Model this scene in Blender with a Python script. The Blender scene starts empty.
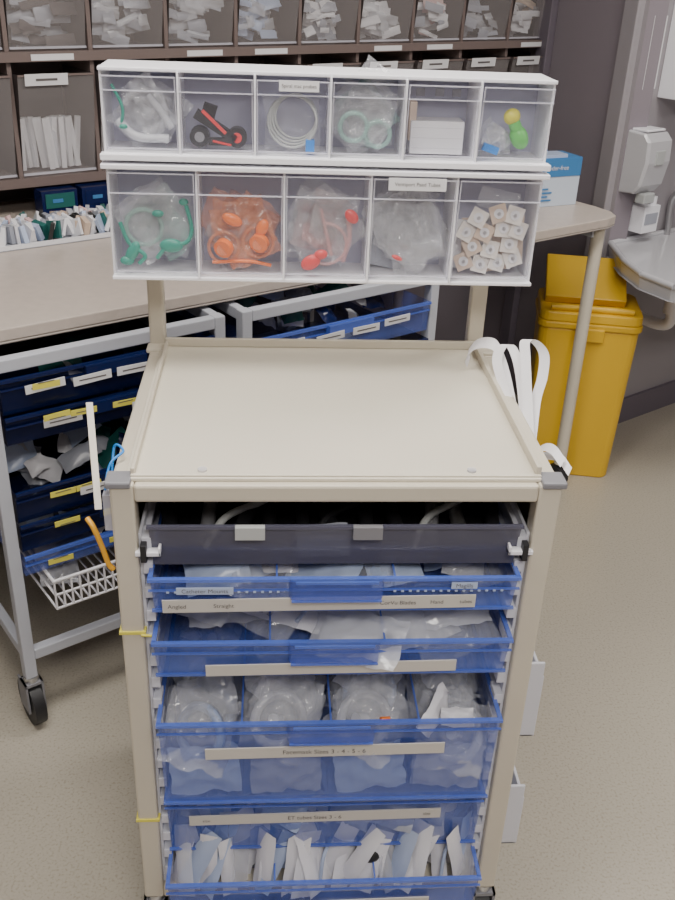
import bpy, math, random
from mathutils import Vector, Matrix, Euler, noise as mnoise
random.seed(7)
scene = bpy.context.scene

# ---------------------------------------------------------------- materials
def mat(name, col, rough=0.5, metal=0.0, alpha=1.0, spec=0.5, noise=0.0, nscale=20.0, bump=0.0, emit=None, estr=0.0):
    m = bpy.data.materials.new(name); m.use_nodes = True
    nt = m.node_tree; b = nt.nodes['Principled BSDF']
    b.inputs['Base Color'].default_value = (*col, 1)
    b.inputs['Roughness'].default_value = rough
    b.inputs['Metallic'].default_value = metal
    b.inputs['Alpha'].default_value = alpha
    b.inputs['Specular IOR Level'].default_value = spec
    if emit:
        b.inputs['Emission Color'].default_value = (*emit, 1)
        b.inputs['Emission Strength'].default_value = estr
    if noise > 0 or bump > 0:
        tc = nt.nodes.new('ShaderNodeTexCoord')
        n = nt.nodes.new('ShaderNodeTexNoise'); n.inputs['Scale'].default_value = nscale
        n.inputs['Detail'].default_value = 4
        nt.links.new(tc.outputs['Object'], n.inputs['Vector'])
        if noise > 0:
            r = nt.nodes.new('ShaderNodeValToRGB')
            r.color_ramp.elements[0].position = 0.35; r.color_ramp.elements[1].position = 0.65
            r.color_ramp.elements[0].color = (*[c*(1-noise) for c in col], 1)
            r.color_ramp.elements[1].color = (*[min(1, c*(1+noise)) for c in col], 1)
            nt.links.new(n.outputs['Fac'], r.inputs['Fac'])
            nt.links.new(r.outputs['Color'], b.inputs['Base Color'])
        if bump > 0:
            bp = nt.nodes.new('ShaderNodeBump'); bp.inputs['Strength'].default_value = bump
            bp.inputs['Distance'].default_value = 0.003
            nt.links.new(n.outputs['Fac'], bp.inputs['Height'])
            nt.links.new(bp.outputs['Normal'], b.inputs['Normal'])
    return m

CREAM = mat('cream_powdercoat', (0.60,0.55,0.45), 0.38, noise=0.03, nscale=4)
CREAMTOP = mat('cream_tray', (0.68,0.635,0.53), 0.33, noise=0.03, nscale=3)
GREYCAP = mat('grey_cap', (0.22,0.22,0.24), 0.5)
WHITE = mat('white_plastic', (0.88,0.88,0.93), 0.35)
WHITE2 = mat('white_runner', (0.64,0.65,0.72), 0.45)
BACKP = mat('bin_interior_shade', (0.44,0.44,0.57), 0.5)  # back of the white casing; lavender shadow inside the bins painted into its colour
CLEAR = mat('clear_plastic', (0.78,0.78,0.92), 0.05, alpha=0.09, spec=0.8)
CLEARRIM = mat('clear_plastic_rim', (0.85,0.85,0.95), 0.15, alpha=0.40)
SMOKE = mat('smoky_bin_plastic', (0.55,0.51,0.51), 0.15, alpha=0.27)
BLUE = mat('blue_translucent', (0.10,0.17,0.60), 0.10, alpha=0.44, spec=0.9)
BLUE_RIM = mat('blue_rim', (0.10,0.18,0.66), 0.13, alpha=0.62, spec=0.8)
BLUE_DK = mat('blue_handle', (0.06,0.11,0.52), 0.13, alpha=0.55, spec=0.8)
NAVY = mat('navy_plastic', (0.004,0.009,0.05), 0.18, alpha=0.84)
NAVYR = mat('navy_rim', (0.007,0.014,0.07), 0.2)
SMOKEGREY = mat('grey_tray_plastic', (0.11,0.11,0.16), 0.2, alpha=0.78)
PAPER = mat('label_paper', (0.60,0.575,0.53), 0.7)
PAPERW = mat('label_paper_white', (0.72,0.72,0.74), 0.7)
YEL = mat('yellow_label', (0.72,0.65,0.10), 0.6)
INK = mat('ink', (0.12,0.11,0.11), 0.7)
FILM = mat('clear_film', (0.82,0.84,0.90), 0.09, alpha=0.24, spec=1.0)
FILMO = mat('frosted_film', (0.78,0.80,0.86), 0.13, alpha=0.46, spec=1.0)
PACKW = mat('white_packet', (0.76,0.76,0.80), 0.3)
PACKG = mat('grey_packet', (0.36,0.38,0.44), 0.3)
PACKB = mat('pale_blue_packet', (0.42,0.50,0.68), 0.3)
PINK = mat('pink_print', (0.66,0.45,0.45), 0.5)
BEIGE = mat('beige_backing', (0.64,0.50,0.40), 0.6)
FOAM = mat('foam_pad', (0.78,0.74,0.70), 0.8)
ORANGE = mat('orange_plastic', (0.90,0.20,0.03), 0.3)
ORANGEF = mat('orange_film', (0.92,0.36,0.18), 0.15, alpha=0.42, spec=0.9)
RED = mat('red_plastic', (0.72,0.05,0.05), 0.3)
REDF = mat('red_film', (0.82,0.45,0.45), 0.15, alpha=0.32, spec=0.9)
TEAL = mat('teal_plastic', (0.02,0.30,0.22), 0.3)
TEALD = mat('dark_teal_plastic', (0.02,0.12,0.11), 0.3)
TEALF = mat('teal_film', (0.40,0.70,0.62), 0.12, alpha=0.38, spec=0.9)
BLACK = mat('black_rubber', (0.015,0.015,0.018), 0.5)
BLACKM = mat('black_marking', (0.02,0.02,0.02), 0.4)
LIME = mat('lime_rubber', (0.12,0.55,0.10), 0.35)
LEMON = mat('yellow_rubber', (0.75,0.70,0.05), 0.35)
CYAN = mat('cyan_plastic', (0.02,0.25,0.75), 0.35)
GREYT = mat('grey_cable', (0.45,0.47,0.47), 0.4)
STEEL = mat('steel', (0.55,0.55,0.56), 0.3, metal=0.9)
FRAMEG = mat('white_frame_metal', (0.48,0.50,0.56), 0.4)
COUNTER = mat('counter_laminate', (0.50,0.435,0.385), 0.33, noise=0.04, nscale=40)
COUNTERE = mat('counter_edge', (0.36,0.32,0.29), 0.5)
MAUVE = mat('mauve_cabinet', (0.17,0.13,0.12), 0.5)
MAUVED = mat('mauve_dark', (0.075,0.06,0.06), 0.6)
WALL = mat('wall_paint', (0.25,0.22,0.25), 0.6, noise=0.03, nscale=2)
WALLR = mat('wall_paint_right', (0.31,0.29,0.31), 0.5, noise=0.03, nscale=2)
TRIM = mat('door_trim_paint', (0.15,0.13,0.16), 0.5)
CEIL = mat('ceiling_tile', (0.75,0.75,0.73), 0.8, noise=0.05, nscale=30)
YBIN = mat('yellow_bin_plastic', (0.72,0.44,0.02), 0.4)
YBIN2 = mat('yellow_bin_lid', (0.64,0.39,0.015), 0.4)
TAPE = mat('white_cotton_tape', (0.80,0.79,0.82), 0.8)
WOOD = mat('wooden_stick', (0.70,0.65,0.57), 0.6)
CERAM = mat('ceramic', (0.52,0.52,0.55), 0.15)
BOXBLUE = mat('carton_blue', (0.05,0.20,0.45), 0.5)
BOXW = mat('carton_white', (0.55,0.62,0.72), 0.5)
LAMP = mat('lamp_diffuser', (0.9,0.9,0.9), 0.5, emit=(1,0.97,0.92), estr=4.0)
AMBER = mat('amber_rubber', (0.75,0.38,0.03), 0.4)

FLOOR = bpy.data.materials.new('floor_vinyl'); FLOOR.use_nodes = True
nt = FLOOR.node_tree; b = nt.nodes['Principled BSDF']; b.inputs['Roughness'].default_value = 0.34
tc = nt.nodes.new('ShaderNodeTexCoord')
n1 = nt.nodes.new('ShaderNodeTexNoise'); n1.inputs['Scale'].default_value = 170; n1.inputs['Detail'].default_value = 2
n2 = nt.nodes.new('ShaderNodeTexNoise'); n2.inputs['Scale'].default_value = 1.2
r1 = nt.nodes.new('ShaderNodeValToRGB')
r1.color_ramp.elements[0].position = 0.30; r1.color_ramp.elements[0].color = (0.37,0.33,0.265,1)
r1.color_ramp.elements[1].position = 0.45; r1.color_ramp.elements[1].color = (0.475,0.435,0.36,1)
e = r1.color_ramp.elements.new(0.75); e.color = (0.51,0.475,0.40,1)
mx = nt.nodes.new('ShaderNodeMixRGB'); mx.blend_type = 'MULTIPLY'; mx.inputs['Fac'].default_value = 0.2
nt.links.new(tc.outputs['Object'], n1.inputs['Vector']); nt.links.new(tc.outputs['Object'], n2.inputs['Vector'])
nt.links.new(n1.outputs['Fac'], r1.inputs['Fac']); nt.links.new(r1.outputs['Color'], mx.inputs['Color1'])
nt.links.new(n2.outputs['Fac'], mx.inputs['Color2']); nt.links.new(mx.outputs['Color'], b.inputs['Base Color'])

# ---------------------------------------------------------------- mesh builder
def catmull(pts, sub=6):
    P = [Vector(p) for p in pts]
    if len(P) < 3: return P
    out = []
    for i in range(len(P)-1):
        p0 = P[i-1] if i > 0 else P[i]*2-P[i+1]; p1 = P[i]; p2 = P[i+1]
        p3 = P[i+2] if i+2 < len(P) else P[i+1]*2-P[i]
        for k in range(sub):
            t = k/sub
            out.append(0.5*((2*p1)+(p2-p0)*t+(2*p0-5*p1+4*p2-p3)*t*t+(3*p1-p0-3*p2+p3)*t**3))
    out.append(P[-1]); return out

class MB:
    def __init__(s, M=None): s.v=[]; s.f=[]; s.mi=[]; s.sm=[]; s.mats=[]; s.M=M or Matrix.Identity(4)
    def _m(s, m):
        if m not in s.mats: s.mats.append(m)
        return s.mats.index(m)
    def add(s, vs, fs, m, smooth=False):
        o=len(s.v); s.v += [s.M@Vector(v) for v in vs]; k=s._m(m)
        for f in fs: s.f.append([o+i for i in f]); s.mi.append(k); s.sm.append(smooth)
    def box(s, x0,x1,y0,y1,z0,z1,m):
        s.add([(x0,y0,z0),(x1,y0,z0),(x1,y1,z0),(x0,y1,z0),(x0,y0,z1),(x1,y0,z1),(x1,y1,z1),(x0,y1,z1)],
              [(0,3,2,1),(4,5,6,7),(0,1,5,4),(1,2,6,5),(2,3,7,6),(3,0,4,7)], m)
    def obox(s, c, size, rot, m):
        R=Euler(rot).to_matrix(); a,b2,c2=[q/2 for q in size]; c=Vector(c)
        vs=[c+R@Vector(p) for p in [(-a,-b2,-c2),(a,-b2,-c2),(a,b2,-c2),(-a,b2,-c2),(-a,-b2,c2),(a,-b2,c2),(a,b2,c2),(-a,b2,c2)]]
        s.add(vs,[(0,3,2,1),(4,5,6,7),(0,1,5,4),(1,2,6,5),(2,3,7,6),(3,0,4,7)], m)
    def quad(s, a,b2,c,d,m): s.add([a,b2,c,d],[(0,1,2,3)],m)
    def cyl(s, p0,p1,r,m,seg=14,r2=None,smooth=True):
        p0=Vector(p0); p1=Vector(p1); r2=r if r2 is None else r2
        d=(p1-p0).normalized(); a=d.orthogonal().normalized(); c=d.cross(a)
        vs=[]
        for p,rr in ((p0,r),(p1,r2)):
            for i in range(seg):
                t=2*math.pi*i/seg; vs.append(p+a*math.cos(t)*rr+c*math.sin(t)*rr)
        fs=[(i,(i+1)%seg,seg+(i+1)%seg,seg+i) for i in range(seg)]
        s.add(vs,fs,m,smooth); s.add(vs,[tuple(range(seg-1,-1,-1)),tuple(range(seg,2*seg))],m)
    def tube(s, pts, r, m, seg=8, sub=6, closed=False):
        P=catmull(pts,sub) if sub>1 else [Vector(p) for p in pts]
        N=len(P); vs=[]; a=None
        for i,p in enumerate(P):
            d=(P[min(i+1,N-1)]-P[max(i-1,0)])
            d=d.normalized() if d.length>1e-9 else Vector((0,0,1))
            a=d.orthogonal().normalized() if a is None else (a-d*a.dot(d)).normalized()
            c=d.cross(a)
            for k in range(seg):
                t=2*math.pi*k/seg; vs.append(p+a*math.cos(t)*r+c*math.sin(t)*r)
        fs=[(i*seg+k,i*seg+(k+1)%seg,(i+1)*seg+(k+1)%seg,(i+1)*seg+k) for i in range(N-1) for k in range(seg)]
        s.add(vs,fs,m,True); s.add(vs,[tuple(range(seg-1,-1,-1)),tuple(range((N-1)*seg,N*seg))],m)
    def ring(s, c, R, r, m, nrm=(0,-1,0), n=20, arc=2*math.pi, start=0):
        d=Vector(nrm).normalized(); a=d.orthogonal().normalized(); b2=d.cross(a); c=Vector(c)
        s.tube([c+a*math.cos(start+arc*i/n)*R+b2*math.sin(start+arc*i/n)*R for i in range(n+1)], r, m, 6, 1)
    def ball(s, c, rad, m, seg=14, rings=8, rot=(0,0,0)):
        c=Vector(c); R=Euler(rot).to_matrix(); vs=[c+R@Vector((0,0,rad[2]))]
        for j in range(1,rings):
            ph=math.pi*j/rings
            for i in range(seg):
                t=2*math.pi*i/seg
                vs.append(c+R@Vector((rad[0]*math.sin(ph)*math.cos(t),rad[1]*math.sin(ph)*math.sin(t),rad[2]*math.cos(ph))))
        vs.append(c-R@Vector((0,0,rad[2]))); fs=[]
        for i in range(seg): fs.append((0,1+i,1+(i+1)%seg))
        for j in range(rings-2):
            for i in range(seg):
                q=1+j*seg; fs.append((q+i,q+seg+i,q+seg+(i+1)%seg,q+(i+1)%seg))
        L=len(vs)-1; q=1+(rings-2)*seg
        for i in range(seg): fs.append((L,q+(i+1)%seg,q+i))
        s.add(vs,fs,m,True)
    def sheet(s, c, w, h, m, rot=(0,0,0), amp=0.006, n=14, bulge=0.01):
        # wrinkled film / packet standing in the x-z plane, facing -y
        R=Euler(rot).to_matrix(); c=Vector(c); vs=[]; off=Vector((random.random()*50,random.random()*50,random.random()*50))
        fr=random.uniform(24,38)
        for j in range(n+1):
            for i in range(n+1):
                u=2*i/n-1; v=2*j/n-1
                p=Vector((u*w/2*fr,v*h/2*fr,0))+off
                q=1-abs(mnoise.noise(p))*2.6; q2=1-abs(mnoise.noise(p*2.7))*2.2
                y=-bulge*(1-u*u)*(1-v*v)-amp*(1.1*q+0.6*q2)
                ex=amp*0.9*mnoise.noise(p*1.3+Vector((9,0,0))); ez=amp*0.9*mnoise.noise(p*1.3+Vector((0,9,5)))
                vs.append(c+R@Vector((u*w/2+ex,y,v*h/2+ez)))
        fs=[]
        for j in range(n):
            for i in range(n):
                a=j*(n+1)+i; fs.append((a,a+1,a+n+2,a+n+1))
        s.add(vs,fs,m,True)
    def ribbon(s, pts, wv, m, sub=8):
        P=catmull(pts,sub); wv=Vector(wv); vs=[]
        for p in P: vs += [p-wv/2,p+wv/2]
        s.add(vs,[(2*i,2*i+1,2*i+3,2*i+2) for i in range(len(P)-1)],m,True)
    def prism(s, poly, z0, z1, m, inset=0.0):
        n=len(poly); cx=sum(p[0] for p in poly)/n; cy=sum(p[1] for p in poly)/n
        bt=[(cx+(p[0]-cx)*(1-inset),cy+(p[1]-cy)*(1-inset),z0) for p in poly]
        vs=bt+[(p[0],p[1],z1) for p in poly]
        s.add(vs,[tuple(range(n-1,-1,-1)),tuple(range(n,2*n))]+[(i,(i+1)%n,n+(i+1)%n,n+i) for i in range(n)],m)
    def done(s, name, parent=None, bevel=0.0):
        me=bpy.data.meshes.new(name); me.from_pydata([tuple(v) for v in s.v],[],s.f)
        for m in s.mats: me.materials.append(m)
        me.polygons.foreach_set('material_index',s.mi); me.polygons.foreach_set('use_smooth',s.sm); me.update()
        o=bpy.data.objects.new(name,me); scene.collection.objects.link(o)
        if parent: o.parent=parent
        if bevel>0:
            bv=o.modifiers.new('bevel','BEVEL'); bv.width=bevel; bv.segments=2; bv.limit_method='ANGLE'; bv.angle_limit=math.radians(60)
        return o

def empty(name):
    o=bpy.data.objects.new(name,None); o.empty_display_size=0.1; scene.collection.objects.link(o); return o

def text(body, loc, size, parent, m=INK, rz=0.0, rx=math.pi/2, align='CENTER', name='label_text'):
    cu=bpy.data.curves.new(name,'FONT'); cu.body=body; cu.size=size; cu.align_x=align; cu.align_y='CENTER'
    cu.materials.append(m)
    o=bpy.data.objects.new(name,cu); scene.collection.objects.link(o); o.location=loc; o.rotation_euler=(rx,0,rz)
    o.parent=parent; return o

ANG=math.radians(33.0)
O2=Vector((-0.69,0.794,0))
EN=Matrix.Translation(O2)@Matrix.Rotation(ANG,4,'Z')
def en(e,n,z): return EN@Vector((e,n,z))

# ---------------------------------------------------------------- room
poly=[(-2.5,0.95),(2.47,0.95),(2.27,0.15),(4.0,0.15),(4.0,-4.0),(-2.5,-4.0)]
poly=poly[::-1]
f=MB(EN); f.prism(poly,-0.05,0.0,FLOOR); f.done('floor')
f=MB(EN); f.prism(poly,2.8,2.85,CEIL); f.done('ceiling')
def wallseg(name,a,b2,m,t=0.08):
    a=Vector(a); b2=Vector(b2); d=(b2-a).normalized(); o=Vector((-d.y,d.x))*t
    w=MB(EN); w.prism([tuple(a),tuple(b2),tuple(b2+o),tuple(a+o)],0,2.8,m); w.done(name)
wallseg('wall_back',(2.47,0.95),(-2.5,0.95),WALL,-0.08)
wallseg('wall_side',(2.27,0.15),(2.47,0.95),WALL,-0.08)
wallseg('wall_right',(4.0,0.15),(2.27,0.15),WALLR,-0.08)
wallseg('wall_end',(4.0,-4.0),(4.0,0.15),WALL,-0.08)
wallseg('wall_front',(-2.5,-4.0),(4.0,-4.0),WALL,-0.08)
wallseg('wall_left',(-2.5,0.95),(-2.5,-4.0),WALL,-0.08)
t=MB(EN); t.box(2.28,4.0,0.135,0.15,0,0.11,TRIM); t.done('baseboard_right')
t=MB(EN); t.box(-2.5,2.44,0.935,0.95,0,0.11,TRIM); t.done('baseboard_back')
t=MB(EN)
def sidept(k,off=0):
    return (2.27+0.20*k-off, 0.15+0.80*k+off*0.25)
for k in (0.02,0.62):
    a=sidept(k,0.0); b2=sidept(k+0.09,0.0); c=sidept(k+0.09,0.03); d=sidept(k,0.03)
    t.prism([a,b2,c,d],0,2.1,TRIM if k>0.3 else WALLR)
a=sidept(0.02);b2=sidept(0.71);c=sidept(0.71,0.03);d=sidept(0.02,0.03)
t.prism([a,b2,c,d],2.1,2.2,TRIM)
t.done('trim_1',bevel=0.004)
for i,(x,y) in enumerate([(-0.2,-0.9),(1.7,-0.9),(-0.7,-2.7),(1.9,-2.8)]):
    q=MB(EN); q.box(x-0.62,x+0.62,y-0.32,y+0.32,2.76,2.80,FRAMEG); q.box(x-0.58,x+0.58,y-0.28,y+0.28,2.745,2.76,LAMP)
    q.done('ceiling_light' if i==0 else 'ceiling_light.%03d'%i)
    L=bpy.data.lights.new('ceiling_lamp','AREA'); L.shape='RECTANGLE'; L.size=1.15; L.size_y=0.55
    L.energy=[34,22,46,20][i]; L.color=(1.0,0.95,0.885)
    lo=bpy.data.objects.new('ceiling_lamp',L); scene.collection.objects.link(lo)
    lo.location=en(x,y,2.735); lo.rotation_euler=(0,0,ANG)

# ---------------------------------------------------------------- main trolley
TR=empty('airway_trolley')
H=1.02
fr=MB()
for x in (-1,1):
    xa,xb=sorted((x*0.331,x*0.296))
    fr.box(xa,xb,0.0,0.036,0.13,H-0.001,CREAM)
    fr.box(xa,xb,0.50,0.536,0.13,H-0.001,CREAM)
    fr.box(xa,xb,0.036,0.50,H-0.032,H-0.002,CREAM)
    fr.box(xa,xb,0.036,0.50,0.13,0.16,CREAM)
fr.box(-0.296,0.296,0.0,0.036,H-0.030,H-0.002,CREAM)
fr.box(-0.296,0.296,0.50,0.536,H-0.030,H-0.002,CREAM)
fr.box(-0.296,0.296,0.50,0.536,0.13,0.16,CREAM)
fr.box(-0.296,0.296,0.0,0.036,0.13,0.16,CREAM)
for x in (-0.318,0.300):
    fr.box(x-0.015,x+0.015,0.536,0.566,0.80,1.51,CREAM)
    for z in (1.25,1.46): fr.box(x-0.012,x+0.012,0.49,0.537,z,z+0.03,CREAM)
fr.box(-0.303,0.285,0.545,0.560,1.30,1.33,CREAM)
fr.box(-0.303,0.285,0.545,0.560,1.45,1.48,CREAM)
fr.done('frame',TR,0.004)
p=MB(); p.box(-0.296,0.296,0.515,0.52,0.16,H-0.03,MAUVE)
p.box(-0.3315,-0.327,0.036,0.50,0.16,H-0.03,CREAM); p.box(0.327,0.3315,0.036,0.50,0.16,H-0.03,CREAM)
p.done('cabinet_panels',TR)
tp=MB()
tp.box(-0.31,0.31,0.012,0.53,H-0.002,H+0.004,CREAMTOP)
tp.box(-0.302,-0.296,0.02,0.53,H+0.004,H+0.016,CREAM)
tp.box(0.294,0.302,0.02,0.53,H+0.004,H+0.020,CREAM)
tp.box(-0.302,0.302,0.524,0.532,H+0.004,H+0.020,CREAM)
tp.box(-0.302,0.302,0.016,0.022,H+0.004,H+0.007,CREAMTOP)
tp.done('top_tray',TR,0.0025)
ru=MB()
for x in (-0.2,0.2): ru.cyl((x,0.035,H+0.004),(x,0.035,H+0.007),0.007,CLEARRIM)
ru.done('rubber_feet',TR)
cp=MB()
for x in (-1,1):
    cp.box(*sorted((x*0.337,x*0.300)),-0.004,0.034,H-0.006,H+0.005,GREYCAP)
    cp.box(*sorted((x*0.337,x*0.300)),0.505,0.540,H-0.004,H+0.005,CREAM)
cp.done('corner_caps',TR,0.003)
def caster(B_,x,y,ztop,r=0.05):
    B_.cyl((x,y,ztop),(x,y,ztop-0.02),0.018,STEEL)
    B_.box(x-0.022,x-0.017,y-0.02,y+0.035,r*0.8,ztop-0.015,GREYCAP); B_.box(x+0.017,x+0.022,y-0.02,y+0.035,r*0.8,ztop-0.015,GREYCAP)
    B_.box(x-0.022,x+0.022,y-0.02,y+0.02,ztop-0.022,ztop-0.015,GREYCAP)
    B_.cyl((x-0.014,y+0.015,r),(x+0.014,y+0.015,r),r,BLACK,20)
    B_.cyl((x-0.016,y+0.015,r),(x+0.016,y+0.015,r),r*0.45,GREYCAP,14)
cs=MB()
for x in (-0.313,0.313):
    for y in (0.018,0.515): caster(cs,x,y,0.13)
cs.done('casters',TR)
rn=MB()
for x in (-1,1):
    rn.box(*sorted((x*0.296,x*0.291)),0.012,0.50,0.16,0.93,WHITE2)
    z=0.19
    while z<0.92:
        rn.box(*sorted((x*0.291,x*0.283)),0.012,0.50,z,z+0.006,WHITE2)
        rn.box(*sorted((x*0.291,x*0.277)),0.006,0.040,z-0.004,z+0.016,WHITE2)
        z+=0.045
    rn.box(*sorted((x*0.300,x*0.262)),-0.006,0.010,0.900,0.907,WHITE)
    rn.box(*sorted((x*0.262,x*0.266)),-0.006,0.010,0.900,0.915,WHITE)
    rn.box(*sorted((x*0.292,x*0.283)),-0.008,0.014,0.890,0.920,BLACK)
rn.done('runner_panels',TR,0.001)

def drawer(name, z0, z1, yf, hx=0.279, depth=0.44, label=None, lab_z=None, lab_x=(-0.2,0.19), txts=(), dots=False, dividers=(), M1=BLUE, handle=True, lab_h=0.022):
    d=MB(); yb=yf+depth
    zb=z0; top=z1
    tb=0.008
    d.quad((-hx,yf-tb,top),(hx,yf-tb,top),(hx-0.004,yf,zb),(-hx+0.004,yf,zb),M1)
    d.quad((-hx+0.004,yf,zb),(hx-0.004,yf,zb),(hx-0.004,yb,zb),(-hx+0.004,yb,zb),M1)
    d.quad((-hx,yf-tb,top),(-hx+0.004,yf,zb),(-hx+0.004,yb,zb),(-hx,yb,top),M1)
    d.quad((hx,yf-tb,top),(hx,yb,top),(hx-0.004,yb,zb),(hx-0.004,yf,zb),M1)
    d.quad((-hx,yb,top),(-hx+0.004,yb,zb),(hx-0.004,yb,zb),(hx,yb,top),M1)
    d.box(-hx-0.003,hx+0.003,yf-tb-0.006,yf-tb+0.002,top-0.005,top,BLUE_RIM)
    d.box(-hx-0.003,hx+0.003,yf-tb-0.003,yf-tb+0.001,top-0.024,top-0.0215,BLUE_RIM)
    d.box(-hx,hx,yf-0.005,yf,zb,zb+0.004,BLUE_RIM)
    for x in (-1,1):
        d.box(*sorted((x*(hx+0.003),x*(hx-0.004))),yf-tb,yb,top-0.004,top,BLUE_RIM)
    d.box(-hx,hx,yb-0.003,yb+0.002,top-0.004,top,BLUE_RIM)
    for x in dividers:
        d.quad((x,yf,zb+0.004),(x,yb,zb+0.004),(x,yb,top-0.008),(x,yf,top-0.008),BLUE)
        d.box(x-0.0015,x+0.0015,yf,yb,top-0.009,top-0.006,BLUE_RIM)
    d.done(name,TR)
    if handle:
        h=MB(); y0=yf-tb-0.018; y1=yf-tb-0.002
        hz=top-min(0.034,(z1-z0)*0.5)
        P=[(-0.072,y1),(-0.068,y0+0.004),(-0.060,y0),(0.060,y0),(0.068,y0+0.004),(0.072,y1)]
        for a,b2 in zip(P[:-1],P[1:]):
            h.quad((a[0],a[1],hz),(b2[0],b2[1],hz),(b2[0],b2[1],top+0.002),(a[0],a[1],top+0.002),BLUE_DK)
        h.add([(p_[0],p_[1],hz+0.001) for p_ in P],[tuple(range(6))],BLUE_DK)
        h.box(-0.062,0.062,y0-0.001,y0+0.002,top-0.001,top+0.003,BLUE_RIM)
        h.box(-0.068,0.068,y0-0.001,y0+0.002,hz-0.001,hz+0.002,BLUE_RIM)
        h.done(name+'_handle',TR)
    if label:
        l=MB(); x0,x1=lab_x
        l.obox(((x0+x1)/2,yf-tb-0.004,lab_z),(x1-x0,0.002,lab_h),(0.05,math.radians(-0.8),0),PAPER)
        l.done(name+'_label',TR)
        for s_,x_,sz in txts:
            text(s_,(x_,yf-tb-0.0060,lab_z+(x_-(x0+x1)/2)*0.014),sz,TR)
    if dots:
        q=MB()
        for k in range(44):
            x=-0.255+k*0.0118
            if -0.08<x<0.08: continue
            q.box(x,x+0.004,yf-tb-0.004,yf-tb-0.001,z0+0.040,z0+0.043,PACKB)
        q.done(name+'_perforations',TR)

# dark grey top tray
g=MB()
g.quad((-0.280,0.004,0.947),(0.280,0.004,0.947),(0.276,0.012,0.874),(-0.276,0.012,0.874),SMOKEGREY)
g.box(-0.282,0.282,-0.001,0.006,0.944,0.949,SMOKEGREY)
g.box(-0.276,0.276,0.012,0.45,0.878,0.880,BLACK)
g.box(-0.280,0.280,0.448,0.452,0.880,0.965,BLACK)
for x in (-0.130,0.045): g.box(x-0.022,x+0.022,-0.008,0.002,0.930,0.951,GREYT if x<0 else GREYCAP)
g.done('grey_drawer',TR)
g=MB()
for k in range(11):
    x=-0.25+0.05*k
    g.cyl((x,0.05,0.900+random.uniform(-.008,.008)),(x+random.uniform(-.08,.08),0.36,0.902),0.012,random.choice([BLACK,BLACK,GREYCAP,BLACK,STEEL]),10)
for k in range(3):
    x=-0.2+0.16*k; g.tube([(x,0.03,0.89),(x+0.03,0.08,0.915),(x+0.09,0.14,0.91),(x+0.12,0.2,0.895)],0.006,GREYT if k!=1 else BLACK)
g.sheet((-0.02,0.03,0.905),0.08,0.05,PACKG,(-0.5,0,0.1),amp=0.003)
g.done('laryngoscope_handles',TR)

drawer('drawer_1',0.806,0.872,-0.012,label=True,lab_z=0.8255,lab_x=(-0.262,0.215),lab_h=0.024,
       txts=(('Angled',-0.240,0.010),('Straight',-0.170,0.010),('CorVu Blades',0.095,0.010),('Hand',0.155,0.0095),('tubes',0.200,0.009)),dots=True,dividers=(-0.09,0.09))
lb=MB(); lb.box(-0.24,-0.155,-0.026,-0.024,0.845,0.857,PACKB); lb.box(0.175,0.215,-0.026,-0.024,0.853,0.864,PACKB); lb.done('drawer_1_stickers',TR)
text('Catheter Mounts',(-0.1975,-0.0265,0.851),0.010,TR); text('Magills',(0.195,-0.0265,0.8585),0.010,TR)
drawer('drawer_2',0.686,0.758,-0.020,label=True,lab_z=0.706,lab_x=(-0.200,0.195),lab_h=0.022,dividers=(-0.10,0.08))
drawer('drawer_3',0.412,0.600,-0.030,label=True,lab_z=0.538,lab_x=(-0.205,0.190),lab_h=0.024,
       txts=(('Facemask Sizes 3 - 4 - 5 - 6',-0.01,0.0125),),dividers=(-0.145,0.0,0.145))
drawer('drawer_4',0.262,0.398,0.000,label=True,lab_z=0.349,lab_x=(-0.240,0.205),lab_h=0.024,
       txts=(('ET tubes Sizes 3 - 6',-0.02,0.012),('size',-0.21,0.009),('size',0.18,0.009)),handle=False)
drawer('drawer_5',0.150,0.240,-0.050,label=True,lab_z=0.18,lab_x=(-0.2,0.19),dividers=(-0.09,0.09),handle=False)

c=MB()
for k in range(24):
    x=random.uniform(-0.24,0.24); y=random.uniform(0.02,0.30)
    c.sheet((x,y,0.838+random.uniform(-.01,.010)),random.uniform(.07,.13),0.06,random.choice([FILMO,PACKW,FILM,PACKB]),(random.uniform(-1.4,-0.9),random.uniform(-.3,.3),random.uniform(-.6,.6)),amp=0.003)
c.done('catheter_mount_packets',TR)
c=MB()
for k in range(28):
    x=random.uniform(-0.23,0.23); y=random.uniform(0.01,0.30)
    c.sheet((x,y,0.735+random.uniform(-.012,.010)),random.uniform(.08,.16),0.09,random.choice([FILMO,PACKW,FILM,FILMO]),(random.uniform(-1.5,-1.1),random.uniform(-.2,.2),random.uniform(-.6,.6)),amp=0.004,bulge=0.012)
for k in range(10):
    x=random.uniform(-0.22,0.2); y=random.uniform(0.02,0.2)
    c.tube([(x,y,0.725),(x+0.03,y+0.03,0.74),(x+0.07,y+0.02,0.735),(x+0.10,y+0.05,0.73)],0.004,random.choice([PACKB,FILMO,FILM,PACKW]))
c.done('airway_packets',TR)
c=MB()
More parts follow.
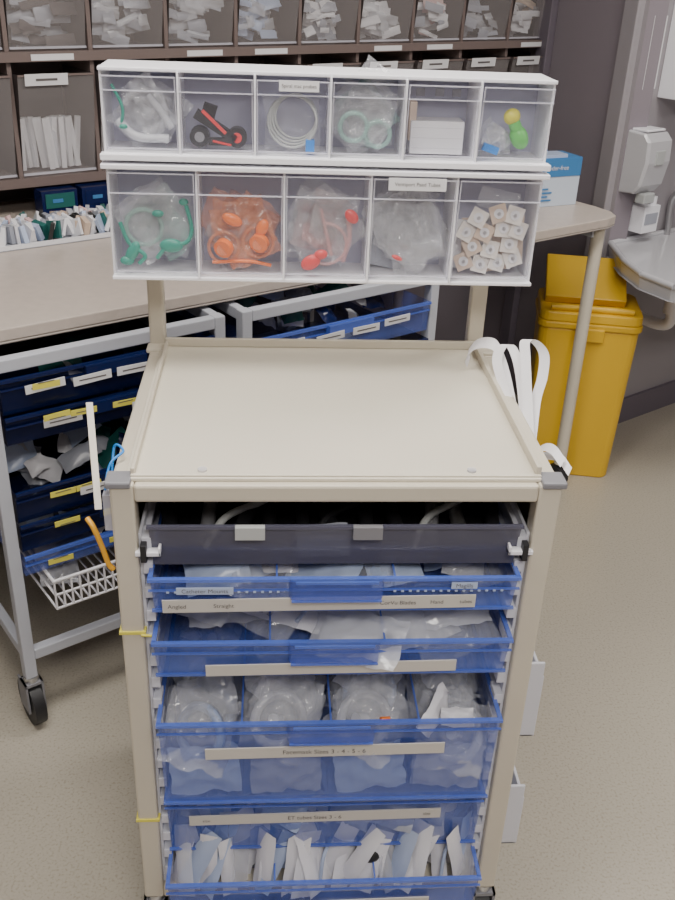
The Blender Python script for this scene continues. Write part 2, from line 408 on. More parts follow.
for ii,x in enumerate((-0.21,-0.072,0.072,0.21)):
    for k in range(4):
        yy=0.02+0.07*k; zz=0.53+random.uniform(-.03,.02); xx=x+random.uniform(-.014,.014)
        c.ring((xx,yy,zz),0.043,0.009,random.choice([PACKB,FILM,FILMO]),nrm=(random.uniform(-.7,.7),-0.8,random.uniform(0.2,1)))
        c.ball((xx,yy+0.008,zz+0.008),(0.038,0.030,0.038),FILM)
        c.cyl((xx,yy-0.02,zz+0.02),(xx+random.uniform(-.02,.02),yy-0.035,zz+0.035),0.010,FILMO)
        c.sheet((x+random.uniform(-.012,.012),yy-0.01,zz+0.01),0.125,0.125,FILM,(random.uniform(-1.0,-0.4),random.uniform(-.6,.6),random.uniform(-.4,.4)),amp=0.010,bulge=0.018,n=18)
        c.sheet((x+random.uniform(-.012,.012),yy+0.01,zz+0.025),0.11,0.08,FILMO if k%2 else FILM,(random.uniform(-1.3,-0.8),random.uniform(-.6,.6),random.uniform(-.7,.7)),amp=0.010,bulge=0.014,n=18)
    c.sheet((x,0.0,0.46),0.12,0.09,PACKG if ii%2 else PACKB,(-.2,random.uniform(-.2,.2),0),amp=0.006)
c.sheet((0.175,0.01,0.575),0.04,0.09,PACKW,(-.6,0.9,0.2),amp=0.006); c.sheet((0.215,0.0,0.567),0.06,0.03,PACKW,(-.8,0.2,0.2),amp=0.005)
c.cyl((0.085,-0.01,0.575),(0.10,-0.005,0.571),0.004,ORANGE)
c.done('bagged_face_masks',TR)
c=MB()
for k in range(22):
    x=random.uniform(-0.23,0.23); y=random.uniform(0.03,0.30)
    c.sheet((x,y,0.33),random.uniform(.06,.1),0.09,random.choice([PACKB,PACKG,PACKB,PACKG]),(random.uniform(-.9,-.3),0,random.uniform(-.6,.6)),amp=0.003)
c.done('tube_packets',TR)
c=MB()
x=-0.262
while x<0.262:
    col=random.choice([PACKW,PACKW,PACKW,PACKW,FILMO,PACKW,PACKW,PACKB])
    y=random.choice([-0.01,0.01,0.04,0.08])
    for dy in (0,0.08,0.16):
        c.sheet((x+random.uniform(-.006,.006),y+dy,0.238+random.uniform(-.02,.015)),random.uniform(.028,.045),0.13,col,(random.uniform(-.45,-.05),random.uniform(-.35,.35),random.uniform(-.9,.9)),amp=0.0015,n=6,bulge=0.006)
    x+=random.uniform(0.007,0.014)
for k in range(5):
    x=-0.23+0.112*k
    c.tube([(x,-0.02,0.19),(x+0.005,-0.01,0.24),(x+0.02,0.02,0.255)],0.0035,random.choice([PACKB,PACKB,PACKW]))
c.ball((0.085,-0.01,0.240),(0.018,0.010,0.014),BLACKM)
c.done('endotracheal_tube_packets',TR)

y_=MB()
for z in (0.752,0.335):
    y_.box(-0.334,-0.293,-0.003,0.039,z,z+0.005,YEL)
y_.cyl((-0.30,-0.004,0.752),(-0.283,-0.006,0.752),0.0022,YEL)
y_.done('elastic_bands',TR)
h=MB()
for (z0,z1,y0) in ((0.46,0.63,0.06),(0.19,0.345,0.05)):
    h.box(0.332,0.338,y0,y0+0.22,z0,z1,WHITE2); h.box(0.338,0.376,y0,y0+0.006,z0,z1,WHITE2)
    h.box(0.338,0.376,y0+0.214,y0+0.22,z0,z1,WHITE2); h.box(0.372,0.378,y0,y0+0.22,z0,z1-0.03,WHITE2); h.box(0.338,0.376,y0,y0+0.22,z0,z0+0.006,WHITE2)
h.done('side_holders',TR,0.002)

# ---------------------------------------------------------------- ribbons, stick, clips
r=MB()
W=(0.017,-0.006,0.002)
r.ribbon([(.334,.22,.95),(.331,.283,.989),(.325,.355,1.04),(.310,.39,1.078),(.295,.403,1.086),(.274,.42,1.075),(.262,.425,1.052),(.268,.43,1.036)],(0.008,0.018,0.014),TAPE)
r.ribbon([(.338,.22,.95),(.343,.29,1.01),(.340,.35,1.065),(.330,.385,1.088),(.314,.385,1.084),(.306,.37,1.062),(.316,.33,1.025),(.332,.26,.98),(.336,.22,.95)],W,TAPE)
r.ribbon([(.340,.20,.95),(.345,.28,1.02),(.348,.34,1.080),(.350,.363,1.105),(.366,.362,1.106),(.384,.353,1.085),(.380,.33,1.05),(.366,.303,1.018),(.348,.24,.97)],W,TAPE)
r.ribbon([(.345,.20,.97),(.340,.14,1.010),(.342,.10,1.026),(.348,.065,1.022)],(0.010,0.012,0.008),TAPE)
r.ribbon([(.345,.20,.96),(.348,.13,1.000),(.352,.09,1.016),(.358,.055,1.012)],(0.008,0.012,0.008),TAPE)
r.box(0.333,0.350,0.17,0.24,0.93,0.965,WHITE)
r.done('cotton_tie_tapes')
s=MB()
s.obox((-0.362,0.07,1.030),(0.010,0.003,0.165),(-0.75,0.10,0.3),WOOD)
s.box(-0.345,-0.333,0.02,0.06,0.93,0.99,CLEARRIM)
s.done('wooden_spatula')
s=MB()
s.tube([(-0.372,0.03,0.945),(-0.362,0.02,0.935),(-0.352,0.02,0.90),(-0.345,0.02,0.87),(-0.338,0.02,0.86)],0.0045,AMBER)
s.done('orange_clip')
s=MB()
s.tube([(-0.340,0.02,1.00),(-0.340,0.05,1.012),(-0.334,0.06,1.026),(-0.320,0.08,1.032),(-0.336,0.10,1.03),(-0.340,0.08,0.99)],0.002,CYAN)
s.done('blue_cable')

# ---------------------------------------------------------------- bin rack (built at z offset DZ)
RK=empty('tilt_bin_rack')
DZ=Matrix.Translation((0,0,-0.006))
X0,X1=-0.368,0.352; YF=0.385; YB=0.489
rk=MB(DZ)
def casing(z0,z1):
    rk.box(X0,X1,YF,YB,z1-0.006,z1,WHITE); rk.box(X0,X1,YF-0.004,YB,z0,z0+0.006,WHITE)
    rk.box(X0,X0+0.004,YF+0.01,YB,z0,z1,WHITE); rk.box(X1-0.004,X1,YF+0.01,YB,z0,z1,WHITE)
    rk.box(X0,X1,YB-0.004,YB,z0,z1,BACKP)
casing(1.409,1.542); casing(1.206,1.398)
rk.box(X0-0.004,X1+0.004,YF-0.012,YF+0.01,1.404,1.414,WHITE)
rk.box(X0-0.004,X1+0.004,YF-0.016,YF+0.01,1.391,1.399,WHITE)
rk.done('casing',RK,0.0015)
def tbin(i,x0,x1,z0,z1):
    q=MB(DZ); yt=YF-0.012; yb_=YF+0.004; d=0.003
    x0+=d; x1-=d; zt=z1-0.006; zb=z0+0.006
    q.quad((x0,yb_,zb),(x1,yb_,zb),(x1,yt,zt),(x0,yt,zt),CLEAR)
    q.quad((x0,yt,zt),(x0,yb_,zb),(x0,YB-0.03,zb),(x0,YB-0.03,zt-0.03),CLEAR)
    q.quad((x1,yt,zt),(x1,yb_,zb),(x1,YB-0.03,zb),(x1,YB-0.03,zt-0.03),CLEAR)
    e=0.0018
    for x in (x0,x1-e):
        q.add([(x,yb_-e,zb),(x+e,yb_-e,zb),(x+e,yt-e,zt),(x,yt-e,zt),(x,yb_,zb),(x+e,yb_,zb),(x+e,yt,zt),(x,yt,zt)],
              [(0,1,2,3),(5,4,7,6),(1,5,6,2),(4,0,3,7),(3,2,6,7)],CLEARRIM)
    q.box(x0,x1,yt-e,yt+e,zt-e,zt,CLEARRIM); q.box(x0,x1,yb_-e,yb_+e,zb,zb+e,CLEARRIM)
    zc=zt-(zt-zb)*0.20; yc=yt+(yb_-yt)*0.20
    q.box(x0,x1,yc-0.006,yc,zc,zc+0.0014,CLEARRIM)
    q.done('bin_%d'%i,RK)
n=0; ub=[]; lbn=[]
for k in range(6):
    w=(X1-X0-0.006)/6; a=X0+0.003+w*k; tbin(n,a,a+w,1.414,1.537); ub.append((a+w/2,w)); n+=1
for k in range(5):
    w=(X1-X0-0.006)/5; a=X0+0.003+w*k; tbin(n,a,a+w,1.212,1.392); lbn.append((a+w/2,w)); n+=1
dv=MB(DZ)
for k in range(1,6):
    x=X0+0.003+(X1-X0-0.006)/6*k; dv.box(x-0.0016,x+0.0016,YF-0.006,YB,1.414,1.537,WHITE)
for k in range(1,5):
    x=X0+0.003+(X1-X0-0.006)/5*k; dv.box(x-0.0016,x+0.0016,YF-0.006,YB,1.212,1.392,WHITE)
dv.done('dividers',RK)
YM=YF+0.042
def fill(c_,x,w,z0,h,cols,k=7,amp=0.007,yo=0.0):
    for i in range(k):
        c_.sheet((x+random.uniform(-.14,.14)*w,YM+yo+0.007*(i%5)-0.004,z0+h*random.uniform(.35,.6)),w*random.uniform(.45,.75),h*random.uniform(.5,.8),random.choice(cols),
             (random.uniform(-.35,.1),random.uniform(-1.2,1.2),random.uniform(-.3,.3)),amp=amp,bulge=0.006,n=18)
c=MB(DZ)
x,w=ub[0]; fill(c,x,w,1.415,0.115,[FILM,FILMO,FILM,FILM],6)
for k in range(2): c.ring((x+random.uniform(-.01,.01),YM-0.02,1.465+0.010*k),0.028+0.004*k,0.006,FILM,nrm=(random.uniform(-.3,.3),-1,random.uniform(-.3,.3)),arc=4.2,start=k)
c.tube([(x-0.04,YM-0.02,1.46),(x-0.01,YM-0.025,1.437),(x+0.04,YM-0.02,1.434)],0.007,FILMO)
c.tube([(x+0.01,YM-0.02,1.50),(x+0.03,YM-0.02,1.475),(x+0.045,YM-0.02,1.45)],0.006,FILMO)
c.tube([(x-0.045,YM-0.025,1.515),(x-0.03,YM-0.025,1.48),(x-0.035,YM-0.025,1.45)],0.0025,TEAL)
c.ball((x-0.03,YM-0.028,1.452),(0.007,0.004,0.004),TEAL)
x,w=ub[1]
for i,dx in enumerate((-0.030,0.030)):
    c.cyl((x+dx,YM-0.02,1.438),(x+dx,YM,1.438),0.016,BLACKM,18); c.cyl((x+dx,YM-0.022,1.438),(x+dx,YM-0.018,1.438),0.008,RED if i else GREYCAP,14)
c.obox((x-0.004,YM-0.012,1.454),(0.075,0.02,0.014),(0,0.55,0),BLACKM); c.obox((x-0.006,YM-0.0225,1.462),(0.050,0.004,0.005),(0,0.75,0),RED)
c.obox((x-0.015,YM,1.474),(0.022,0.02,0.024),(0,0.3,0),BLACKM)
c.obox((x+0.004,YM-0.02,1.432),(0.04,0.006,0.012),(0,0,0),BLACKM); c.obox((x+0.006,YM-0.0235,1.430),(0.03,0.002,0.003),(0,0.2,0),RED)
x,w=ub[2]
for k in range(4): c.ring((x+0.002*k,YM-0.015+0.004*k,1.465+0.002*k),0.040-0.002*k,0.0022,GREYT,nrm=(0.1*k-.2,-1,0.15))
c.box(x+0.022,x+0.036,YM-0.03,YM-0.018,1.421,1.439,CYAN); c.sheet((x,YM+0.01,1.46),0.09,0.08,FILM)
x,w=ub[3]; fill(c,x,w,1.415,0.125,[TEALF,FILM,TEALF,FILM,FILM],9)
c.sheet((x+0.015,YM+0.01,1.535),0.06,0.035,FILM,(0,0.6,0.2),amp=0.005)
c.ring((x+0.02,YM-0.02,1.45),0.02,0.004,TEALF); c.ring((x-0.02,YM-0.02,1.46),0.022,0.004,TEALF)
x,w=ub[4]; c.box(x-0.045,x+0.042,YM-0.02,YM+0.03,1.421,1.472,PACKW)
for k in range(3): c.box(x-0.043,x+0.040,YM-0.0205,YM-0.0195,1.43+0.016*k,1.4303+0.016*k,FILMO)
for k,dx in enumerate((-.028,.004,.032)): c.obox((x+dx,YM+0.02,1.512),(0.014,0.004,0.012),(0,0,0),GREYCAP)
c.box(x-0.047,x-0.036,YM-0.01,YM+0.03,1.44,1.50,BEIGE)
x,w=ub[5]; c.ball((x+0.018,YM-0.01,1.450),(0.015,0.014,0.021),LIME,rot=(0,-0.5,0)); c.ball((x+0.002,YM-0.012,1.482),(0.014,0.012,0.013),LEMON,rot=(0,-0.4,0))
c.cyl((x+0.012,YM-0.012,1.462),(x+0.006,YM-0.012,1.474),0.010,LIME)
c.obox((x-0.030,YM-0.02,1.432),(0.026,0.01,0.012),(0,0.3,0),CYAN)
fill(c,x-0.025,w*0.7,1.417,0.06,[FILM,FILMO],3)
x,w=lbn[0]; fill(c,x,w,1.218,0.15,[TEALF,FILM,FILM,FILM],7,0.008)
c.tube([(x+0.0,YM-0.03,1.24),(x+0.02,YM-0.03,1.262),(x+0.05,YM-0.03,1.268),(x+0.06,YM-0.028,1.29),(x+0.052,YM-0.028,1.33)],0.0035,TEAL)
c.tube([(x-0.058,YM-0.03,1.30),(x-0.045,YM-0.03,1.265),(x-0.02,YM-0.03,1.245),(x-0.03,YM-0.03,1.230)],0.0035,TEAL)
c.ball((x+0.025,YM-0.03,1.262),(0.020,0.006,0.012),TEAL); c.ball((x-0.040,YM-0.03,1.25),(0.010,0.006,0.020),TEAL,rot=(0,0.5,0))
c.ball((x-0.05,YM-0.03,1.235),(0.012,0.006,0.008),TEAL)
c.ball((x+0.005,YM-0.028,1.315),(0.010,0.005,0.006),TEAL); c.ball((x+0.048,YM-0.028,1.335),(0.008,0.005,0.006),TEAL)
c.ring((x-0.02,YM-0.02,1.29),0.03,0.004,TEALF)
x,w=lbn[1]; fill(c,x,w,1.218,0.155,[ORANGEF,ORANGEF,FILM,FILM,ORANGEF],9,0.008)
for dx,z in ((-0.032,1.258),(0.028,1.268)):
    c.cyl((x+dx,YM-0.035,z),(x+dx+0.004,YM-0.025,z+0.003),0.016,ORANGE,14); c.cyl((x+dx,YM-0.036,z),(x+dx,YM-0.034,z),0.010,ORANGEF,10)
c.ball((x-0.015,YM-0.03,1.308),(0.018,0.006,0.010),ORANGE,rot=(0,0.4,0))
c.ball((x+0.035,YM-0.03,1.295),(0.010,0.006,0.016),ORANGE,rot=(0,0.4,0))
c.ring((x-0.03,YM-0.02,1.258),0.026,0.003,ORANGEF); c.ring((x+0.028,YM-0.02,1.268),0.026,0.003,ORANGEF)
c.tube([(x-0.05,YM-0.02,1.232),(x+0.01,YM-0.025,1.236),(x+0.05,YM-0.02,1.228)],0.003,ORANGE)
x,w=lbn[2]; fill(c,x,w,1.218,0.15,[REDF,FILM,FILM,FILM],8,0.008)
for dx,z,rr in ((-0.025,1.238,0.018),(-0.008,1.252,0.012),(0.042,1.318,0.014)): c.ball((x+dx,YM-0.032,z),(rr,0.006,rr*0.7),RED,rot=(0,dx*20,0))
c.ring((x,YM-0.03,1.27),0.035,0.003,REDF,arc=4); c.tube([(x+0.03,YM-0.03,1.24),(x+0.04,YM-0.03,1.28),(x+0.035,YM-0.03,1.32)],0.004,REDF)
c.tube([(x-0.01,YM-0.03,1.33),(x+0.0,YM-0.03,1.29),(x+0.01,YM-0.03,1.25)],0.003,REDF)
x,w=lbn[3]; fill(c,x,w,1.216,0.17,[FILM,FILMO,FILM,FILM],10,0.010)
c.ball((x-0.02,YM-0.036,1.25),(0.010,0.004,0.004),RED,rot=(0,0.4,0)); c.obox((x-0.03,YM+0.03,1.24),(0.06,0.01,0.05),(0,0.2,0),PACKG)
# ECG electrodes: foam squares with snap stud on backing cards
x,w=lbn[4]
for k in range(6):
    c.obox((x-0.03+0.013*k,YM+0.012-0.002*k,1.262+0.006*(k%3)),(0.055,0.002,0.085),(random.uniform(-.2,0),random.uniform(-.35,.35),0),BEIGE if k%2 else PACKW)
pads=[(-0.042,1.238),(-0.012,1.234),(0.018,1.238),(0.044,1.246),(-0.030,1.266),(0.002,1.262),(0.034,1.272),(-0.044,1.292),(-0.012,1.292),(0.020,1.300),(0.046,1.298),(-0.026,1.318),(0.008,1.326),(0.036,1.324)]
for i,(dx,z) in enumerate(pads):
    yy=YM-0.016-0.0012*i+0.008; a=random.uniform(-.5,.5)
    c.obox((x+dx,yy,z),(0.029,0.0018,0.029),(-0.15,a,random.uniform(-.15,.15)),FOAM if i%4 else BEIGE)
    c.cyl((x+dx,yy-0.001,z),(x+dx,yy-0.0022,z+.0003),0.0085,PACKW,14); c.cyl((x+dx,yy-0.002,z),(x+dx,yy-0.0045,z+.0005),0.0032,STEEL,10)
c.sheet((x+0.01,YM+0.0,1.345),0.07,0.035,FILM,(0,0.2,0),amp=0.004)
c.done('bin_contents',RK)
l=MB(DZ); x=ub[2][0]; l.box(x-0.022,x+0.040,YF-0.018,YF-0.0165,1.516,1.532,PAPERW)
x=lbn[3][0]; l.box(x-0.045,x+0.050,YF-0.018,YF-0.0165,1.369,1.389,PAPERW); l.done('bin_labels',RK)
text('Spiral mac probes',(ub[2][0]+0.009,YF-0.0186,1.518),0.0075,RK); text('Ventiport Paed Tubes',(lbn[3][0]+0.0025,YF-0.0186,1.373),0.0085,RK)

# ---------------------------------------------------------------- counter
CT=empty('worktop_counter')
k_=MB(EN)
pl=[(-1.6,-0.13),(1.88,-0.13),(1.93,-0.115),(1.96,-0.07),(1.97,0.0),(1.97,0.92),(-1.6,0.92)]
k_.prism(pl,0.972,1.0,COUNTER); k_.prism(pl,0.966,0.972,COUNTERE)
k_.done('worktop',CT,0.003)
k_=MB(EN)
for (e_,n_) in ((1.895,-0.085),(1.88,0.85),(-1.5,-0.08),(-1.5,0.85)):
    k_.cyl((e_,n_,0.10),(e_,n_,0.966),0.021,CREAM,16)
    k_.cyl((e_,n_,0.06),(e_,n_,0.11),0.014,BLACK)
    k_.cyl((e_-0.018,n_+0.01,0.045),(e_+0.018,n_+0.01,0.045),0.045,BLACK,18)
k_.box(1.865,1.895,-0.085,0.85,0.93,0.965,FRAMEG)
k_.done('legs',CT)

# ---------------------------------------------------------------- wall bin shelves
SH=empty('wall_storage_bins')
s_=MB(EN); E1=2.44; wb=0.235; NB=13; E0=E1-wb*NB
s_.box(E0,E1,0.70,0.945,1.085,1.110,MAUVE); s_.box(E0,E1,0.69,0.945,1.415,1.440,MAUVE); s_.box(E0,E1,0.70,0.945,1.76,1.785,MAUVE)
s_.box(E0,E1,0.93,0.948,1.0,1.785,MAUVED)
for k in range(NB+1):
    x=E1-wb*k; s_.box(x-0.006,x+0.006,0.705,0.93,1.11,1.76,MAUVE)
s_.done('shelf_frame',SH)
q=MB(EN); c=MB(EN)
cols=[[FILMO,PACKW],[PACKW,PINK,PACKW,PACKG],[FILMO,PACKG,FILMO],[PACKW,BEIGE,FILMO],[FILMO,PACKB],[PACKG,FILMO],[PACKW,FILMO],[MAUVED,PACKG],[FILMO,PACKG],[PACKG,FILMO],[PACKW,PINK,PACKB],[PACKG,PACKW]]
for k in range(NB):
    x1=E1-wb*k-0.010; x0=x1-wb+0.020; xc=(x0+x1)/2
    for (z0,z1) in ((1.115,1.385),(1.445,1.72)):
        q.quad((x0,0.715,z0),(x1,0.715,z0),(x1,0.675,z1),(x0,0.675,z1),SMOKE)
        q.box(x0,x1,0.672,0.677,z1-0.005,z1,MAUVE)
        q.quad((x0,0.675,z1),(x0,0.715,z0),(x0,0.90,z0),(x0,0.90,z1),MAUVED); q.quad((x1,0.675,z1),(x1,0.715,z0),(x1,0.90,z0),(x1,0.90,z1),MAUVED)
        q.box(x0,x1,0.709,0.716,z0,z0+0.006,CLEARRIM)
        cc=cols[(k*5+(3 if z0>1.3 else 0))%len(cols)]
        if z0<1.3 and k in (7,8,9):
            for j in range(22):
                xx=x0+0.02+random.random()*(x1-x0-0.04); c.obox((xx,0.75+random.random()*0.05,z0+0.075),(0.014,0.01,0.14),(random.uniform(-.1,.1),random.uniform(-.15,.15),random.uniform(-.5,.5)),random.choice([PACKW,FILMO,PACKW]))
        else:
            for j in range(34):
                c.sheet((random.uniform(x0+.035,x1-.035),0.745+random.random()*0.08,z0+random.uniform(.01,.12)),random.uniform(.03,.09),random.uniform(.015,.035),random.choice(cc),
                    (random.uniform(-.6,.1),random.uniform(-.35,.35),random.uniform(-.3,.3)),amp=0.0015,n=4,bulge=0.004)
    if k%3!=1: q.box(xc-0.06,xc+0.06,0.6885,0.6895,1.418,1.434,PAPERW)
    q.obox((xc-0.03,0.671,1.372),(0.12,0.002,0.030),(0.1,0,0),PAPERW)
    q.obox((xc-0.03,0.6695,1.372),(0.06,0.001,0.006),(0.1,0,0),INK)
q.done('clear_bins',SH); c.done('bin_supplies',SH)

# things on the worktop
c=MB(EN)
random.seed(21)
cc=[PACKW,PACKW,PACKW,PACKB,PACKG,FILMO,PACKW,PACKW,BLACKM,TEALD,PINK,BEIGE]
x=-0.1
while x<1.15:
    w_=random.uniform(0.012,0.028)
    for nn in (0.44,0.48,0.53):
        c.obox((x,nn+random.uniform(-.015,.015),1.030),(w_*0.6,0.04,0.045),(random.uniform(-.5,.5),random.uniform(-.5,.5),random.uniform(-.7,.7)),random.choice(cc))
    x+=w_*0.8
c.box(-0.15,1.2,0.40,0.406,1.0005,1.014,PACKW); c.box(-0.15,1.2,0.57,0.576,1.0005,1.03,FRAMEG); c.box(-0.15,1.2,0.40,0.576,1.0005,1.003,FRAMEG)
c.done('packet_tray')
c=MB(EN)
for x in (0.36,0.48,0.62,0.80):
    c.box(x,x+0.105,0.66,0.72,1.001,1.078,NAVYR); c.box(x+0.01,x+0.095,0.657,0.661,1.03,1.07,NAVYR if x>0.4 else TEALD); c.box(x+0.03,x+0.06,0.655,0.658,1.045,1.055,BOXBLUE)
c.done('blue_cartons')
GB=empty('glove_box')
GM=EN@Matrix.Translation((1.81,0.13,1.0))@Matrix.Rotation(math.radians(-12),4,'Z')
c=MB(GM)
c.box(-0.14,0.13,-0.055,0.055,0.001,0.150,BOXW)
c.box(-0.14,0.13,-0.057,-0.055,0.095,0.150,BOXBLUE); c.box(-0.142,-0.14,-0.055,0.055,0.085,0.150,BOXBLUE)
c.box(-0.14,0.13,-0.055,0.055,0.150,0.153,BOXBLUE)
c.obox((-0.03,0.045,0.180),(0.17,0.003,0.07),(-0.5,0,0),BOXBLUE); c.obox((0.0,-0.02,0.157),(0.15,0.06,0.012),(0,0,0),PACKB)
for k in range(4): c.box(-0.095,0.01+0.015*(k%2),-0.0585,-0.057,0.055-0.012*k,0.060-0.012*k,BOXBLUE)
c.done('carton',GB)
o=text('Sterile Powder-free',(0,0,0),0.020,GB,PACKW); o.rotation_euler=(math.pi/2,0,ANG-math.radians(12)); o.location=GM@Vector((0,-0.0585,0.122))

# ---------------------------------------------------------------- drawer trolleys under the worktop
def undertrolley(name,e0,e1,rows,basket=False,top=0.958):
    P_=empty(name); m_=MB(EN); n0=-0.19; n1=0.40
    for e_ in (e0,e1-0.028):
        for n_ in (n0,n1-0.03):
            m_.box(e_,e_+0.028,n_,n_+0.03,0.15,top,FRAMEG)
    for z in (top-0.028,0.20):
        m_.box(e0+0.028,e1-0.028,n0,n0+0.025,z,z+0.028,FRAMEG); m_.box(e0+0.028,e1-0.028,n1-0.025,n1,z,z+0.028,FRAMEG)
        for e_ in (e0,e1-0.028): m_.box(e_+0.003,e_+0.025,n0+0.03,n1-0.03,z,z+0.028,FRAMEG)
    m_.box(e0+0.03,e1-0.03,n1-0.02,n1-0.015,0.23,top-0.03,MAUVED)
    m_.done('frame',P_,0.003)
    c_=MB(EN)
    for e_ in (e0+0.015,e1-0.015):
        for n_ in (n0+0.015,n1-0.015): caster(c_,e_,n_,0.15,0.062)
    c_.done('casters',P_)
    d=MB(EN); l_=MB(EN); t_=MB(EN)
    a=e0+0.034; b_=e1-0.034
    for (z0,z1,yel,white,items,dk) in rows:
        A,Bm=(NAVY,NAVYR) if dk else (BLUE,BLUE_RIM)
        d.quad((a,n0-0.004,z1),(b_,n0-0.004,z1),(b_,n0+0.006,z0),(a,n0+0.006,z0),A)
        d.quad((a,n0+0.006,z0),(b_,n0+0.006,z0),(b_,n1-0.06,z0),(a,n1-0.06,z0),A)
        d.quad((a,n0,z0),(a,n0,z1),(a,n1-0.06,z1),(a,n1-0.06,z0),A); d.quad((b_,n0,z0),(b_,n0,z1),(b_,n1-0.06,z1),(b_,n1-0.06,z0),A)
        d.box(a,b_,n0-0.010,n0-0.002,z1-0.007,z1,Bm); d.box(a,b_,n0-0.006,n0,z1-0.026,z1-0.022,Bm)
        mid=(a+b_)/2; d.box(mid-0.07,mid+0.07,n0-0.022,n0-0.004,z1-0.028,z1-0.002,Bm)
        for _ in range(yel):
            x_=a+0.02+(b_-a-0.10)*(_+random.random()*0.6)/yel; l_.obox((x_+0.03,n0-0.0235,z1-0.014+random.uniform(-.008,.008)),(0.058,0.002,0.013),(0,random.uniform(-.05,.05),0),YEL)
            l_.obox((x_+0.03,n0-0.0248,z1-0.014),(0.035,0.0005,0.002),(0,0,0),INK)
        for _ in range(white):
            x_=a+0.03+(b_-a-0.10)*(_+0.3)/max(1,white); yy=n0-0.024 if abs(x_+0.03-mid)<0.11 else n0-0.012
            l_.obox((x_+0.03,yy,z1-0.028),(0.085,0.002,0.019),(0,random.uniform(-.04,.04),0),PAPERW)
            l_.obox((x_+0.03,yy-0.0013,z1-0.028),(0.060,0.0005,0.003),(0,0,0),INK)
        for _ in range(items):
            t_.sheet((random.uniform(a+.04,b_-.04),n0+0.05+random.random()*0.25,z1+random.uniform(-.04,.01)),random.uniform(.04,.10),random.uniform(.04,.07),random.choice([PACKG,PACKW,TEALD,PACKB,FILMO,NAVYR,PACKG]),
                (random.uniform(-1.2,-.5),random.uniform(-.6,.6),random.uniform(-.5,.5)),amp=0.004,n=8)
    d.done('drawers',P_); l_.done('labels',P_); t_.done('supplies',P_)
    if basket:
        w=MB(EN); z0,z1=0.345,0.42; a2,b2=a+0.05,b_-0.06; f0=n0-0.03
        for z in (z0,(z0+z1)/2,z1): w.tube([(a2,0.2,z),(a2,f0,z),(b2,f0,z),(b2,0.2,z)],0.0035 if z<z1 else 0.005,WHITE,6,1)
        x=a2
        while x<b2:
            w.cyl((x,f0,z0),(x,f0,z1),0.0025,WHITE,6); w.cyl((x,f0,z0),(x,0.2,z0),0.0025,WHITE,6); x+=0.020
        for k in range(12): w.sheet((random.uniform(a2+.03,b2-.03),random.uniform(-.18,.1),z0+0.04),0.09,0.06,random.choice([PACKG,PACKW,FILMO]),(random.uniform(-1.3,-.8),0.1,random.uniform(-.5,.5)),amp=0.004,n=8)
        w.done('wire_basket',P_)
    return P_
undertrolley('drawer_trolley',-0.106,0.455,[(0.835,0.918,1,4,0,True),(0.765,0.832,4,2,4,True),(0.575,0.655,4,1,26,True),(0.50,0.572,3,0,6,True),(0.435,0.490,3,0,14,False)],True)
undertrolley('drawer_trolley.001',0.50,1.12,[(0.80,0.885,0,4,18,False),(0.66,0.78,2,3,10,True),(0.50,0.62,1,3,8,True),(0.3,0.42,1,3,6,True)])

# ---------------------------------------------------------------- yellow clinical waste bin
YB_=Matrix.Translation((1.030,1.965,0))@Matrix.Rotation(math.radians(-12),4,'Z')
yb=empty('clinical_waste_bin')
m_=MB(YB_)
def rr(w,d,r=0.04,n=5):
    P=[]
    for cx,cy,s0 in ((w-r,-d+r,-90),(w-r,d-r,0),(-w+r,d-r,90),(-w+r,-d+r,180)):
        for i in range(n+1):
            t=math.radians(s0+90*i/n); P.append((cx+r*math.cos(t),cy+r*math.sin(t)))
    return P
m_.prism(rr(0.172,0.135),0.0,0.58,YBIN,inset=0.10)
m_.prism(rr(0.180,0.143),0.58,0.605,YBIN2)
m_.prism(rr(0.175,0.139),0.605,0.640,YBIN,inset=-0.01)
m_.done('body',yb,0.006)
m_=MB(YB_)
m_.obox((-0.02,0.04,0.705),(0.28,0.20,0.035),(0.55,0,0),YBIN2)
m_.cyl((-0.14,-0.115,0.650),(0.14,-0.115,0.650),0.012,YBIN)
m_.box(-0.05,0.05,-0.150,-0.140,0.54,0.59,YBIN2)
m_.done('lid',yb,0.014)

# ---------------------------------------------------------------- wash basin, soap dispenser, wall items
ws=MB(EN)
bp=[(2.27,0.149),(2.13,-0.02),(2.05,-0.16),(2.03,-0.30),(2.08,-0.37),(2.20,-0.40),(2.66,-0.40),(2.78,-0.34),(2.82,-0.15),(2.82,0.149)]
ws.prism(bp[::-1],0.75,0.80,CERAM,inset=0.03)
ws.prism(bp[::-1],0.71,0.75,CERAM,inset=0.45)
for a,b2 in zip(bp,bp[1:]+bp[:1]):
    ws.cyl((a[0],a[1]-0.010,0.803),(b2[0],b2[1]-0.010,0.803),0.011,CERAM,8)
ws.cyl((2.45,-0.05,0.56),(2.45,-0.05,0.71),0.03,WHITE); ws.tube([(2.45,-0.05,0.60),(2.45,-0.05,0.52),(2.45,0.03,0.50),(2.45,0.14,0.52)],0.022,WHITE)
ws.tube([(2.58,0.12,0.80),(2.58,0.12,0.95),(2.58,0.0,0.97),(2.58,-0.03,0.93)],0.012,STEEL)
ws.done('wash_basin')
sd=MB(EN)
sx=2.340
prof=[(0.0,1.20),(-0.07,1.195),(-0.095,1.17),(-0.10,1.10),(-0.085,1.02),(-0.06,0.99),(0.0,0.985)]
vs=[]
for dx,sc in ((-0.066,0.9),(-0.058,1.0),(0.058,1.0),(0.066,0.9)):
    for (yy,zz) in prof: vs.append((sx+dx,0.148+yy*sc,1.09+(zz-1.09)*(0.97 if sc<1 else 1)))
L=len(prof); fs=[]
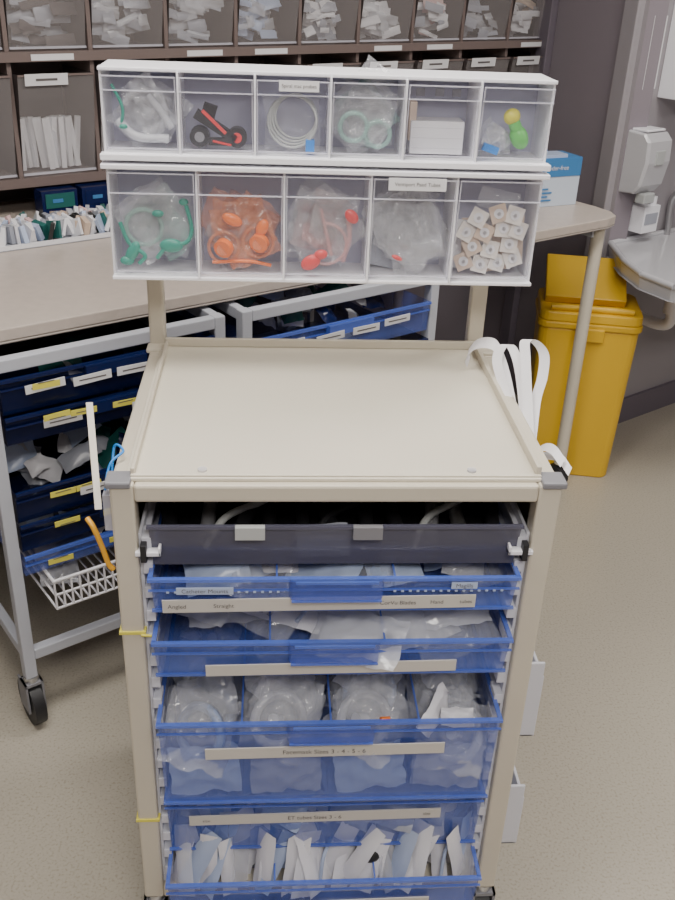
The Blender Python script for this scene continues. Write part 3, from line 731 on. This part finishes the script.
for j in range(3):
    for i in range(L-1): fs.append((j*L+i,(j+1)*L+i,(j+1)*L+i+1,j*L+i+1))
fs.append(tuple(range(L))); fs.append(tuple(range(3*L,4*L))[::-1])
sd.add(vs,fs,CERAM)
sd.box(sx-0.025,sx+0.025,0.045,0.052,1.09,1.14,GREYT); sd.box(sx-0.05,sx+0.05,0.08,0.148,1.198,1.206,WHITE)
sd.box(sx-0.03,sx+0.03,0.060,0.10,0.955,0.99,GREYT)
sd.done('soap_dispenser',bevel=0.004)
sd=MB(EN); sx=2.405; sd.box(sx-0.05,sx+0.04,0.08,0.148,0.84,0.935,WHITE); sd.box(sx-0.04,sx+0.03,0.078,0.081,0.87,0.91,PACKG)
sd.cyl((sx+0.02,0.10,0.935),(sx+0.02,0.10,0.965),0.012,WHITE); sd.done('hand_gel_bottle')
sd=MB(EN); sd.box(2.30,2.37,0.142,0.149,1.33,1.56,PAPERW); sd.box(2.31,2.36,0.140,0.143,1.46,1.52,GREYT); sd.box(2.31,2.36,0.140,0.143,1.37,1.42,PACKB); sd.done('hand_washing_poster')
sd=MB(EN); sd.box(2.40,2.68,0.02,0.149,1.30,1.62,WHITE); sd.box(2.44,2.64,0.015,0.02,1.34,1.37,GREYCAP); sd.done('paper_towel_dispenser',bevel=0.01)

# ---------------------------------------------------------------- camera
F=Vector((0.0709,0.8818,-0.4664)).normalized()
Rv=Vector((0.9975,-0.0608,0.0367)); Rv=(Rv-F*Rv.dot(F)).normalized()
U=Rv.cross(F)
cam=bpy.data.cameras.new('camera'); co=bpy.data.objects.new('camera',cam); scene.collection.objects.link(co)
Mx=Matrix((Rv,U,-F)).transposed().to_4x4(); Mx.translation=Vector((-0.10,-1.177,1.70)); co.matrix_world=Mx
cam.sensor_width=36; cam.lens=37.56; cam.clip_start=0.05
scene.camera=co
w=bpy.data.worlds.new('world'); scene.world=w; w.use_nodes=True
w.node_tree.nodes['Background'].inputs[0].default_value=(0.6,0.65,0.75,1); w.node_tree.nodes['Background'].inputs[1].default_value=0.2
